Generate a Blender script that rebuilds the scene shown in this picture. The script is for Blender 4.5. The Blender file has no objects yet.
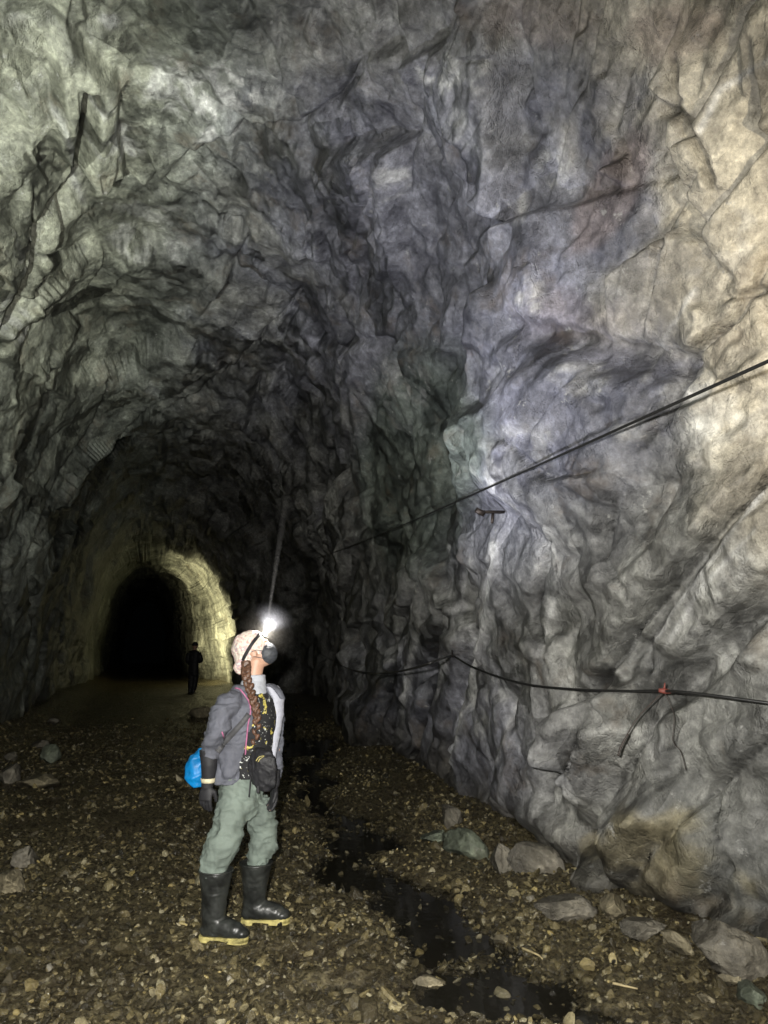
import bpy, bmesh, math, random
import numpy as np
from mathutils import Vector, Matrix
from mathutils.bvhtree import BVHTree

C = bpy.context.scene.collection
SC = bpy.context.scene
R = math.radians

# ---------------------------------------------------------------- camera
F = 740.0
CAMZ = 1.62
PITCH = math.atan(133 / 740)
cam = bpy.data.cameras.new('camera')
cam.sensor_fit = 'VERTICAL'; cam.sensor_height = 36; cam.lens = 36 * F / 1024
cam.clip_start = 0.05; cam.clip_end = 500
camo = bpy.data.objects.new('camera', cam); C.objects.link(camo)
camo.location = (0, 0, CAMZ); camo.rotation_euler = (math.pi / 2 + PITCH, 0, 0)
SC.camera = camo

# ---------------------------------------------------------------- world: no daylight underground
w = bpy.data.worlds.new('World'); SC.world = w; w.use_nodes = True
w.node_tree.nodes['Background'].inputs[0].default_value = (0.6, 0.75, 0.8, 1)
w.node_tree.nodes['Background'].inputs[1].default_value = 0.0005

# ---------------------------------------------------------------- projection helpers
cp, sp_ = math.cos(PITCH), math.sin(PITCH)
def ray(px, py):
    x = (px - 384) / F; y = (512 - py) / F
    return np.array([x, cp - y * sp_, sp_ + y * cp])
def P(px, py, depth):
    r = ray(px, py); return np.array([0, 0, CAMZ]) + r * (depth / r[1])
def proj(v):
    x = v[:, 0]; f = v[:, 1] * cp + (v[:, 2] - CAMZ) * sp_; up = -v[:, 1] * sp_ + (v[:, 2] - CAMZ) * cp
    ok = f > 0.3; ff = np.where(ok, f, 1)
    return np.where(ok, 384 + F * x / ff, -9999), np.where(ok, 512 - F * up / ff, -9999), np.where(ok, f, 1e9)

# ---------------------------------------------------------------- lamps carried by the group, and an added fill lamp
AX = R(17.4)
D = np.array([-math.sin(AX), math.cos(AX), 0.0])      # along the tunnel
N = np.array([math.cos(AX), math.sin(AX), 0.0])       # to its right
def TS(s, u, z=0.0): return D * s + N * u + np.array([0, 0, z])

def lamp(name, kind, loc, power, color, size=0.03, aim=None, cone=120, blend=0.6):
    l = bpy.data.lights.new(name, kind); l.energy = power; l.color = color
    l.shadow_soft_size = size
    o = bpy.data.objects.new(name, l); C.objects.link(o); o.location = Vector(loc)
    if kind == 'SPOT':
        l.spot_size = R(cone); l.spot_blend = blend
        o.rotation_euler = (Vector(aim) - Vector(loc)).to_track_quat('-Z', 'Y').to_euler()
    return o
# photographer's flash, just left of the lens
lamp('flash', 'SPOT', (-0.11, 0.0, 1.70), 1300, (1, 0.97, 0.90), 0.02, (-0.6, 4.4, 1.9), 120, 0.9)
# companion's head lamp outside the frame
lamp('companion_lamp_right', 'SPOT', (1.45, 0.6, 1.9), 1250, (1, 0.89, 0.68), 0.03, (4.3, 3.2, 3.8), 88, 1.0)
lamp('fill_lamp_left', 'SPOT', TS(2.0, -1.2, 1.75), 3100, (0.97, 1.0, 0.92), 0.03, TS(6.2, -2.5, 5.1), 77, 1.0)  # unseen lamp, added to brighten the left wall and roof
# the woman's head lamp: broad cool flood and a tight beam
_hp = R(24)
HEAD_F = np.array([math.cos(_hp) * math.cos(R(2)), math.cos(_hp) * math.sin(R(2)), math.sin(_hp)]); HEAD_U = np.array([-math.sin(_hp), 0, math.cos(_hp)])
HL = P(255, 651, 4.55) + HEAD_F * .104 + HEAD_U * .080
lamp('headlamp_flood', 'SPOT', HL, 230, (0.88, 0.90, 1.0), 0.02, (1.0, 6.6, 6.0), 125, 1.0)
lamp('headlamp_spill', 'POINT', HL, 14, (1, .93, .82), 0.01)
lamp('headlamp_beam', 'SPOT', HL, 2200, (1, 0.98, 0.95), 0.005, P(293, 455, 7.0), 3.0, 1.0)
# far companion's lamp, held in front of the chest
FARX = None

SC.view_settings.view_transform = 'Standard'
SC.view_settings.look = 'None'
SC.view_settings.exposure = 0.15
SC.view_settings.gamma = 1
SC.render.engine = 'CYCLES'
SC.cycles.use_denoising = True
SC.cycles.max_bounces = 3
SC.cycles.diffuse_bounces = 2
SC.cycles.glossy_bounces = 2
SC.cycles.sample_clamp_indirect = 4
SC.cycles.use_adaptive_sampling = True
SC.cycles.adaptive_threshold = .025
SC.cycles.adaptive_min_samples = 20

# ---------------------------------------------------------------- numeric noise
def _h(ix, iy, iz, k):
    n = (ix * 73856093) ^ (iy * 19349663) ^ (iz * 83492791) ^ (k * 2654435)
    n = (n ^ (n >> 13)) & 0x7fffffff
    n = (n * 1274126177) & 0x7fffffff
    n = (n ^ (n >> 16)) * 668265263 & 0x7fffffff
    return ((n >> 7) & 0xffff) / 65535.0
def vnoise(p, k=0):
    i = np.floor(p).astype(np.int64); f = p - i; f = f * f * f * (f * (f * 6 - 15) + 10)
    r = 0
    for a in (0, 1):
        wa = f[:, 0] if a else 1 - f[:, 0]
        for b in (0, 1):
            wb = f[:, 1] if b else 1 - f[:, 1]
            for c in (0, 1):
                wc = f[:, 2] if c else 1 - f[:, 2]
                r = r + wa * wb * wc * _h(i[:, 0] + a, i[:, 1] + b, i[:, 2] + c, k)
    return r * 2 - 1
def fbm(p, oct=4, k=0, rough=0.5):
    a = 1; r = 0; t = 0
    for o in range(oct):
        r = r + a * vnoise(p * (2 ** o) + 7.3 * o, k + o); t += a; a *= rough
    return r / t
def ridged(p, oct=4, k=0):
    a = 1; r = 0; t = 0
    for o in range(oct):
        r = r + a * (1 - np.abs(vnoise(p * (2 ** o) + 3.1 * o, k + o)) * 2); t += a; a *= 0.5
    return r / t
def facets(p, k=0, slope=0.4, off=0.15):
    """chipped planes: every Voronoi cell is a tilted plane; also returns the distance to the cell's edge"""
    i = np.floor(p).astype(np.int64)
    n = len(p); d1 = np.full(n, 1e9); d2 = np.full(n, 1e9); h = np.zeros(n)
    for a in (-1, 0, 1):
        for b in (-1, 0, 1):
            for c in (-1, 0, 1):
                x, y, z = i[:, 0] + a, i[:, 1] + b, i[:, 2] + c
                dx = p[:, 0] - (x + _h(x, y, z, k)); dy = p[:, 1] - (y + _h(x, y, z, k + 1)); dz = p[:, 2] - (z + _h(x, y, z, k + 2))
                d = dx * dx + dy * dy + dz * dz
                g = (_h(x, y, z, k + 3) - .5) * 2 * off + slope * 2 * ((_h(x, y, z, k + 4) - .5) * dx + (_h(x, y, z, k + 5) - .5) * dy + (_h(x, y, z, k + 6) - .5) * dz)
                m = d < d1
                d2 = np.where(m, d1, np.minimum(d2, d)); h = np.where(m, g, h); d1 = np.where(m, d, d1)
    return h, np.sqrt(d2) - np.sqrt(d1)
def chunked(fn, p, size=250000):
    out = [fn(p[i:i + size]) for i in range(0, len(p), size)]
    if isinstance(out[0], tuple): return tuple(np.concatenate(z) for z in zip(*out))
    return np.concatenate(out)
def sstep(a, b, x):
    t = np.clip((x - a) / (b - a), 0, 1); return t * t * (3 - 2 * t)

# ---------------------------------------------------------------- mesh and tag helpers
def mesh_np(name, v, f, mat=None, parent=None, smooth=True, col=None):
    m = bpy.data.meshes.new(name)
    f = np.asarray(f, dtype=np.int32); v = np.asarray(v, dtype=np.float32)
    m.vertices.add(len(v)); m.vertices.foreach_set('co', v.ravel())
    k = f.shape[1]
    m.loops.add(f.size); m.loops.foreach_set('vertex_index', f.ravel())
    m.polygons.add(len(f)); m.polygons.foreach_set('loop_start', np.arange(len(f), dtype=np.int32) * k)
    m.polygons.foreach_set('use_smooth', np.full(len(f), smooth))
    m.update(calc_edges=True)
    if col is not None:
        a = m.color_attributes.new('col', 'FLOAT_COLOR', 'POINT')
        a.data.foreach_set('color', np.hstack([col, np.ones((len(v), 1))]).astype(np.float32).ravel())
    o = bpy.data.objects.new(name, m); C.objects.link(o)
    if mat: m.materials.append(mat)
    if parent: o.parent = parent
    return o
def tag(o, label=None, cat=None, group=None, kind=None):
    if label: o['label'] = label
    if cat: o['category'] = cat
    if group: o['group'] = group
    if kind: o['kind'] = kind
    return o
def empty(name, loc=(0, 0, 0)):
    o = bpy.data.objects.new(name, None); C.objects.link(o); o.location = Vector(loc); o.empty_display_size = .1
    return o
def under(child, root):
    child.parent = root; child.matrix_parent_inverse = Matrix.Translation(-Vector(root.location)); return child

# ---------------------------------------------------------------- materials
class NT:
    def __init__(s, name):
        s.m = bpy.data.materials.new(name); s.m.use_nodes = True; s.t = s.m.node_tree
        s.b = s.t.nodes['Principled BSDF']
    def n(s, typ, **kw):
        x = s.t.nodes.new(typ)
        for k, v in kw.items():
            if k[0] == 'i':
                key = k[2:].replace('_', ' ')
                x.inputs[int(key) if key.isdigit() else key].default_value = v
            else: setattr(x, k, v)
        return x
    def l(s, a, b): s.t.links.new(a, b)
    def noise(s, scale, detail=6, rough=.6, vec=None, dist=0):
        x = s.n('ShaderNodeTexNoise'); x.inputs['Scale'].default_value = scale; x.inputs['Detail'].default_value = detail
        x.inputs['Roughness'].default_value = rough; x.inputs['Distortion'].default_value = dist
        if vec is not None: s.l(vec, x.inputs['Vector'])
        return x.outputs['Fac']
    def ramp(s, fac, stops):
        x = s.n('ShaderNodeValToRGB'); e = x.color_ramp.elements
        while len(e) < len(stops): e.new(.5)
        for i, (p, c) in enumerate(stops):
            e[i].position = p; e[i].color = (*c, 1) if len(c) == 3 else c
        s.l(fac, x.inputs[0]); return x.outputs[0]
    def mix(s, fac, a, b, mode='MIX'):
        x = s.n('ShaderNodeMix', data_type='RGBA', blend_type=mode)
        for sock, v in ((x.inputs[0], fac), (x.inputs[6], a), (x.inputs[7], b)):
            if hasattr(v, 'is_output'): s.l(v, sock)
            elif isinstance(v, tuple): sock.default_value = (*v, 1)
            else: sock.default_value = v
        return x.outputs[2]
    def math(s, op, a, b=0.0):
        x = s.n('ShaderNodeMath', operation=op)
        for sock, v in ((x.inputs[0], a), (x.inputs[1], b)):
            if hasattr(v, 'is_output'): s.l(v, sock)
            else: sock.default_value = v
        return x.outputs[0]
    def bump(s, h, strength, dist, prev=None):
        x = s.n('ShaderNodeBump'); x.inputs['Strength'].default_value = strength; x.inputs['Distance'].default_value = dist
        s.l(h, x.inputs['Height'])
        if prev is not None: s.l(prev, x.inputs['Normal'])
        return x.outputs[0]
def simple(name, col, rough=.6, var=.25, scale=30, bump=.0, metal=0, spec=.5, bscale=60):
    k = NT(name)
    co = k.n('ShaderNodeTexCoord').outputs['Object']
    nf = k.noise(scale, 5, .6, co)
    dark = tuple(c * (1 - var) for c in col); lite = tuple(min(1, c * (1 + var)) for c in col)
    k.l(k.ramp(nf, [(.3, dark), (.7, lite)]), k.b.inputs['Base Color'])
    k.b.inputs['Roughness'].default_value = rough; k.b.inputs['Metallic'].default_value = metal
    k.b.inputs['Specular IOR Level'].default_value = spec
    if bump: k.l(k.bump(k.noise(bscale, 4, .6, co), bump, .004), k.b.inputs['Normal'])
    return k.m

def rock_mat(name, bump=1.0, attr=True, col=(.2, .2, .19), rough=(.38, .75)):
    k = NT(name)
    pos = k.n('ShaderNodeNewGeometry').outputs['Position'] if attr else k.n('ShaderNodeTexCoord').outputs['Object']
    base = k.n('ShaderNodeVertexColor', layer_name='col').outputs[0] if attr else None
    mp = k.n('ShaderNodeMapping'); k.l(pos, mp.inputs[0]); mp.inputs['Rotation'].default_value = (R(35), R(40), R(-17)); mp.inputs['Scale'].default_value = (1, 1, .62)
    fo = mp.outputs[0]
    n1 = k.noise(2.6, 8, .70, fo)
    n2 = k.noise(16, 6, .72, pos)
    n3 = k.noise(90, 4, .6, pos)
    v = k.ramp(n1, [(.28, (.30, .30, .31)), (.45, (.75, .75, .75)), (.60, (1.3, 1.3, 1.27)), (.72, (2.3, 2.3, 2.25))])
    v2 = k.ramp(n2, [(.3, (.45, .45, .45)), (.52, (1, 1, 1)), (.68, (1.6, 1.6, 1.6))])
    c = k.mix(1.0, base if attr else col, v, 'MULTIPLY')
    c = k.mix(.85, c, v2, 'MULTIPLY')
    c = k.mix(.9, c, k.ramp(k.noise(.75, 4, .6, fo), [(.32, (.45, .46, .46)), (.5, (.95, .95, .95)), (.66, (1.6, 1.6, 1.6))]), 'MULTIPLY')
    # pale mineral crust in small broken spots
    n4 = k.noise(7, 6, .75, pos)
    crust = k.ramp(n4, [(.62, (0, 0, 0)), (.67, (1, 1, 1))])
    c = k.mix(k.math('MULTIPLY', crust, .5), c, (.42, .42, .40))
    # rusty staining
    n5 = k.noise(1.7, 4, .7, pos)
    c = k.mix(k.math('MULTIPLY', k.ramp(n5, [(.56, (0, 0, 0)), (.72, (1, 1, 1))]), .35), c, (.16, .115, .07))
    k.l(c, k.b.inputs['Base Color'])
    rr = k.n('ShaderNodeMapRange'); k.l(n1, rr.inputs[0]); rr.inputs[1].default_value = .3; rr.inputs[2].default_value = .7
    rr.inputs[3].default_value = rough[0]; rr.inputs[4].default_value = rough[1]
    k.l(rr.outputs[0], k.b.inputs['Roughness'])
    vo = k.n('ShaderNodeTexVoronoi', feature='DISTANCE_TO_EDGE'); vo.inputs['Scale'].default_value = 2.6
    wn = k.n('ShaderNodeTexNoise'); wn.inputs['Scale'].default_value = 3; wn.inputs['Detail'].default_value = 5; k.l(fo, wn.inputs['Vector'])
    ad = k.n('ShaderNodeVectorMath', operation='ADD'); k.l(fo, ad.inputs[0]); k.l(wn.outputs['Color'], ad.inputs[1])
    k.l(ad.outputs[0], vo.inputs['Vector'])
    cr = k.ramp(vo.outputs[0], [(0, (0, 0, 0)), (.035, (1, 1, 1))])
    b = k.bump(cr, .3 * bump, .03)
    for sc_, ds_, st_ in ((1.6, .17, 1.0), (5.0, .045, .7), (13.0, .018, .5)):      # chipped planes finer than the mesh
        w2 = k.n('ShaderNodeTexNoise'); w2.inputs['Scale'].default_value = sc_ * .8; w2.inputs['Detail'].default_value = 1; k.l(pos, w2.inputs['Vector'])
        w3 = k.n('ShaderNodeVectorMath', operation='SCALE'); k.l(w2.outputs['Color'], w3.inputs[0]); w3.inputs[3].default_value = .10 / sc_
        w4 = k.n('ShaderNodeVectorMath', operation='ADD'); k.l(fo, w4.inputs[0]); k.l(w3.outputs[0], w4.inputs[1])
        w5 = k.n('ShaderNodeVectorMath', operation='SCALE'); k.l(w4.outputs[0], w5.inputs[0]); w5.inputs[3].default_value = sc_
        vf = k.n('ShaderNodeTexVoronoi', feature='F1'); vf.inputs['Scale'].default_value = 1.0; k.l(w5.outputs[0], vf.inputs['Vector'])
        d1_ = k.n('ShaderNodeVectorMath', operation='SUBTRACT'); k.l(w5.outputs[0], d1_.inputs[0]); k.l(vf.outputs['Position'], d1_.inputs[1])
        d2_ = k.n('ShaderNodeVectorMath', operation='SUBTRACT'); k.l(vf.outputs['Color'], d2_.inputs[0]); d2_.inputs[1].default_value = (.5, .5, .5)
        d3_ = k.n('ShaderNodeVectorMath', operation='DOT_PRODUCT'); k.l(d1_.outputs[0], d3_.inputs[0]); k.l(d2_.outputs[0], d3_.inputs[1])
        b = k.bump(d3_.outputs['Value'], st_ * bump, ds_ * 3, b)
    b = k.bump(n1, .5 * bump, .045, b)
    b = k.bump(n2, .5 * bump, .028, b)
    b = k.bump(n3, .6 * bump, .006, b)
    k.l(b, k.b.inputs['Normal'])
    return k.m
M = {}
M['rock'] = rock_mat('tunnel_rock')
M['boulder'] = rock_mat('loose_rock', 1.1, False, (.115, .105, .085))
M['boulder_tan'] = rock_mat('tan_rock', 1.1, False, (.19, .165, .11))
M['boulder_green'] = rock_mat('greenish_rock', 1.1, False, (.105, .12, .09))

# ================================================================ tunnel rock
def lerp_tab(s, tab):
    xs, ys = zip(*tab); return np.interp(s, xs, ys)
TAB_L = [(-10, 3.2), (0, 3.0), (6, 2.9), (10, 2.7), (14, 2.35), (20, 2.3), (24, 2.5), (29, 2.1), (36, 2.2), (50, 2.15), (90, 2.15)]
TAB_R = [(-10, 3.4), (0, 3.3), (3.2, 3.25), (4.6, 2.95), (6.4, 3.05), (8.6, 3.3), (10.5, 3.6), (14, 4.05), (20, 4.7), (23, 4.7), (26.5, 3.4), (33, 3.1), (37, 1.9), (50, 1.5), (90, 1.5)]
TAB_H = [(-10, 6.8), (4, 7.0), (13, 6.9), (16.5, 6.2), (20, 7.5), (25, 7.0), (29, 5.6), (35, 5.1), (38, 5.3), (50, 5.3), (90, 5.3)]
ss = [-8.0]
while ss[-1] < 1.5: ss.append(ss[-1] + .12)
while ss[-1] < 70:
    s = ss[-1]
    ss.append(s + max(.0115, s * .0042) * (1 if s < 30 else 3))
S = np.array(ss); NT_ = 1250
T = np.linspace(0, 1, NT_)
SG, TG = np.meshgrid(S, T, indexing='ij')
sm = lambda tab: np.convolve(np.pad(lerp_tab(np.linspace(-12, 92, 1041), tab), 8, 'edge'), np.ones(17) / 17, 'valid')
SX = np.linspace(-12, 92, 1041)
Lw = np.interp(SG, SX, sm(TAB_L)); Rw = np.interp(SG, SX, sm(TAB_R)); Hh = np.interp(SG, SX, sm(TAB_H))
ph = np.pi * (1 - TG)
cx, sx = np.cos(ph), np.sin(ph)
ee = .72
U = np.where(cx < 0, -Lw, Rw) * np.abs(cx) ** ee
Z = -0.35 + (Hh + .35) * np.abs(sx) ** .84
flat = lambda a: a.ravel()
s_, u_, z_ = flat(SG), flat(U), flat(Z)
base = s_[:, None] * D + u_[:, None] * N; base[:, 2] = z_
# inward normal
G = base.reshape(len(S), NT_, 3)
nn = np.cross(np.gradient(G, axis=0), np.gradient(G, axis=1)).reshape(-1, 3)
nn /= np.linalg.norm(nn, axis=1)[:, None] + 1e-9
ctr = s_[:, None] * D + np.array([0, 0, 2.5])
nn *= np.sign(np.sum((ctr - base) * nn, axis=1))[:, None]
px0, py0, dp0 = proj(base)

# rotated, stretched rock coordinates: beds run diagonally down the walls
sg = 2 * sstep(-.9, .9, u_) - 1; c5, s5 = math.cos(R(50)), math.sin(R(50))
a_ = s_ * c5 + sg * (z_ - 7) * s5             # across the beds
b_ = -s_ * s5 + sg * (z_ - 7) * c5            # along them
q = np.stack([a_ , u_, b_ * .62], 1)
wq = np.stack([fbm(q * .9, 3, 11), fbm(q * .9, 3, 21), fbm(q * .9, 3, 31)], 1)
q = q + wq * .07
h = .24 * fbm(base * .42, 3, 41)
lf = sstep(-1.2, .8, u_ + .4 * wq[:, 0])      # the left side is smoother, in large worn sheets
f1, e1 = chunked(lambda p: facets(p, 100, .85, .22), q * .62 + 3)
f2, e2 = chunked(lambda p: facets(p, 200, .75, .20), q * 1.9 + 9)
f3, e3 = chunked(lambda p: facets(p, 300, .8, .22), (q + wq * .03) * 4.6 + 2)
f4, e4 = chunked(lambda p: facets(p, 400, .8, .25), (q + wq * .02) * 11 + 2)
h += .34 * f1 + (.12 + .07 * lf) * f2 + (.04 + .035 * lf) * f3 + (.012 + .012 * lf) * f4
h += (.015 + .01 * lf) * ridged(q * 1.1, 4, 51) + .010 * ridged(q * 5, 4, 61)
h -= .10 * lf * np.exp(-(e1 / .035) ** 2) * sstep(-.1, .4, vnoise(base * .6, 71))
h -= .035 * lf * np.exp(-(e2 / .04) ** 2) * sstep(-.1, .3, vnoise(base * .9, 72))

# colour: warm tan on the near right, violet grey in the middle, green grey on roof and left
def blob(px, py, rx, ry, rot=0, soft=.5, nz=.35):
    c, s = math.cos(R(rot)), math.sin(R(rot))
    dx, dy = px0 - px, py0 - py
    x = (dx * c + dy * s) / rx; y = (-dx * s + dy * c) / ry
    return 1 - sstep(1 - soft, 1 + soft, np.sqrt(x * x + y * y) + nz * BN)
def seg_dist(pts):
    d = np.full(len(px0), 1e9); side = np.zeros(len(px0)); tt = np.zeros(len(px0))
    n = len(pts) - 1
    for i in range(n):
        ax, ay = pts[i]; bx, by = pts[i + 1]
        vx, vy = bx - ax, by - ay; L2 = vx * vx + vy * vy
        t = np.clip(((px0 - ax) * vx + (py0 - ay) * vy) / L2, 0, 1)
        dx = px0 - ax - t * vx; dy = py0 - ay - t * vy; dd = np.hypot(dx, dy)
        cr = (vx * dy - vy * dx) / math.sqrt(L2)
        m = dd < d; d = np.where(m, dd, d); side = np.where(m, cr, side); tt = np.where(m, (i + t) / n, tt)
    return d, side, tt
BN = fbm(base * 1.6, 5, 81, .6) * 1.6
BF = fbm(base * 4, 3, 91, .45)
CRACK_SHADE = []; CRACKS = []
def crack(*a): CRACKS.append(a)                    # carried out below, once the broken surface is known
def do_crack(pts, width, depth, taper=True, lip=0.0, jag=5):
    """a groove along a line of the rock; lip raises the rock on its left-hand side"""
    global h
    if width > 1.55: CRACK_SHADE.append((pts, width))
    d, side, t = seg_dist(pts)
    d = np.where((np.abs(np.abs(side) - d) < 3) & (d < 60), np.abs(side + jag * BF), d + 5)
    wd = width * (np.sin(np.clip(t * .92 + .04, 0, 1) * np.pi) ** .6 if taper else 1)
    h = h - depth * .45 * np.exp(-(d / np.maximum(wd * 1.15, .5)) ** 2)
    if lip: h = h + .7 * lip * sstep(-3, 9, side) * np.exp(-np.maximum(side, 0) / 45) * np.sin(np.clip(t, .001, .999) * np.pi) ** .5 * (d < 200)
def bulge(px, py, rx, ry, amt, rot=0, soft=.45, nz=.25):
    global h
    h = h + amt * blob(px, py, rx, ry, rot, soft, nz)
# step of the right wall: everything right of this line stands proud
d, side, t = seg_dist([(520, 250), (488, 350), (474, 430), (452, 530), (486, 575), (470, 690), (436, 775)])
m = sstep(-9, 12, -side + 6 * BF) * np.exp(-np.maximum(-side, 0) / 260) * sstep(200, 330, py0) * (1 - .75 * sstep(560, 640, py0)) * (u_ > 1.0)
h += .17 * m
bulge(575, 430, 80, 85, .30); bulge(478, 525, 34, 42, .04, 0, .6)
bulge(640, 760, 62, 70, .28, 0, .3); bulge(560, 790, 50, 60, .18, 20, .3); bulge(540, 700, 60, 60, .12)
bulge(692, 850, 42, 60, .20, 15, .4, .5); bulge(735, 700, 50, 80, .15, 0, .3); bulge(632, 850, 26, 42, .16, 15, .4, .5)
bulge(362, 735, 34, 40, .35, 20, .3); bulge(745, 960, 60, 45, .25, 10, .5, .5)
bulge(600, 345, 75, 14, -.17, 14, .6, .7)                  # dark overhang above the violet bulge
bulge(520, 850, 60, 30, -.22, 25); bulge(455, 790, 30, 30, -.12)
bulge(430, 470, 40, 60, -.15)
bulge(310, 640, 30, 90, -.5, 0, .3)
# left wall
bulge(30, 190, 60, 180, .22, 20, .3, .1)
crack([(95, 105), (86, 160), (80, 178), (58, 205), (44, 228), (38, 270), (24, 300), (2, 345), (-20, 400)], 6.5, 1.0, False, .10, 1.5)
crack([(33, 190), (30, 225), (24, 262)], 1.6, .3, True, .03, 1)
crack([(38, 268), (60, 255), (92, 245)], 1.6, .2, True, .03, 2)
crack([(112, 375), (95, 420), (62, 470), (40, 520), (28, 560), (32, 620), (30, 680), (24, 720)], 1.7, .45, True, .05, 2)
crack([(52, 360), (45, 400), (30, 440)], 1.3, .3, True, .05, 2)
crack([(-5, 500), (2, 540), (4, 600)], 2.5, .4)
crack([(160, 400), (118, 440), (80, 520), (62, 600), (60, 660)], 1.5, .35, True, .10, 3)
crack([(360, 60), (340, 95), (300, 122), (268, 124)], 1.7, .22, True, .10, 3)
crack([(170, 215), (240, 218), (250, 235), (232, 265), (190, 305)], 1.4, .2, True, .07, 3)
crack([(300, 290), (240, 360), (190, 400), (150, 420)], 1.5, .3, True, .08, 5)
crack([(345, 110), (365, 190), (350, 250)], 1.2, .2, True, .08, 4)
crack([(460, 60), (520, 66)], 1.5, .2)
# right wall: long fault running down to the left, and joints
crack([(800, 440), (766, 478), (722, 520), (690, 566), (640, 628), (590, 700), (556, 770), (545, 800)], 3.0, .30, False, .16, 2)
crack([(752, 490), (712, 545), (668, 610), (640, 660)], 2.0, .16, True, .08, 3)
crack([(768, 255), (735, 320), (700, 345), (668, 420), (640, 452)], 2.2, .22, True, .10, 4)
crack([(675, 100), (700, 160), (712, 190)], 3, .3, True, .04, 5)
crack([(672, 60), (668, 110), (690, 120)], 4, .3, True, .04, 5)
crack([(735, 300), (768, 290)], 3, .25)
crack([(645, 340), (660, 250), (700, 170)], 1.6, .2, True, .08, 4)
crack([(714, 803), (708, 830), (724, 868)], 2.2, .35, False, 0, 2)
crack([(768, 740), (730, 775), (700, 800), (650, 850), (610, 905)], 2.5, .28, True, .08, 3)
crack([(590, 690), (560, 745), (560, 800)], 2, .2, True, .08, 3)
crack([(650, 650), (650, 730), (610, 800)], 2, .2, True, .06, 3)
crack([(555, 540), (540, 610), (548, 660)], 1.8, .2, True, .1, 4)
crack([(500, 440), (545, 480), (600, 470)], 1.8, .2, True, .1, 4)
crack([(620, 480), (610, 560), (640, 600)], 1.6, .18, True, .08, 4)
crack([(418, 560), (398, 640), (384, 720)], 2, .3, True, .12, 2)
crack([(405, 640), (392, 690), (372, 748)], 2, .3, True, .12, 2)
crack([(440, 600), (428, 680), (412, 760)], 2, .3, True, .14, 2)
crack([(492, 560), (480, 620), (462, 690), (446, 770)], 2, .25, True, -.16, 2)
fade = sstep(-8, 1, s_)
h = h * (.4 + .6 * fade)
hg = h.reshape(len(S), NT_)
def _bl(g):                                       # light smoothing over the mesh
    g = g.copy(); g[1:-1] = (g[:-2] + 2 * g[1:-1] + g[2:]) / 4; g[:, 1:-1] = (g[:, :-2] + 2 * g[:, 1:-1] + g[:, 2:]) / 4; return g
g4 = hg
for _ in range(3): g4 = _bl(g4)
wj = sstep(.012, .03, np.abs(hg - g4))          # sheer jumps along the mesh are eased into steep faces
hg = hg * (1 - wj) + g4 * wj
for _ in range(1):
    hg[1:-1] = (hg[:-2] + 2 * hg[1:-1] + hg[2:]) / 4; hg[:, 1:-1] = (hg[:, :-2] + 2 * hg[:, 1:-1] + hg[:, 2:]) / 4
h = hg.ravel()
h = np.clip(h, -1.1, 1.0)
h4 = h.reshape(len(S), NT_)
for _ in range(8): h4 = _bl(h4)
px0, py0, dp0 = proj(base + nn * h4.reshape(-1, 1))
jc = jag_ = None
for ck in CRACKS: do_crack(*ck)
h = _bl(h.reshape(len(S), NT_)).ravel()
hw = np.clip(h, -1.5, 1.1)
rockv = base + nn * hw[:, None]

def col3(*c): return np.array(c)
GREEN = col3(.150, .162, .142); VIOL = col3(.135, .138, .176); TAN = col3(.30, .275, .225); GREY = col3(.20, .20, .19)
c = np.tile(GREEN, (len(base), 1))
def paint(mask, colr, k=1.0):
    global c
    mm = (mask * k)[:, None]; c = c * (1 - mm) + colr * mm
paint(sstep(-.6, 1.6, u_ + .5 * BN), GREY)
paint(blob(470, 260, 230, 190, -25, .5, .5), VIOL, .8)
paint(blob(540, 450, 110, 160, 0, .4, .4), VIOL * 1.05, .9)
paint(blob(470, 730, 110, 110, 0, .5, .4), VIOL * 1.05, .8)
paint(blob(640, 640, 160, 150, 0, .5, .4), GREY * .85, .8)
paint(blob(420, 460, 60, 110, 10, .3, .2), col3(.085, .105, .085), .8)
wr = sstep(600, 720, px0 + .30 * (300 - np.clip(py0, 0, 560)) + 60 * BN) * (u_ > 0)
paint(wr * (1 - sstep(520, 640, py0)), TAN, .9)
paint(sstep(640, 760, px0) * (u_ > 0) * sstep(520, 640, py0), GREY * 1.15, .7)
paint(blob(40, 180, 110, 260, 10, .6, .3), col3(.24, .245, .19), .8)
BK = fbm(base * 6.5, 4, 85, .6)
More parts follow.
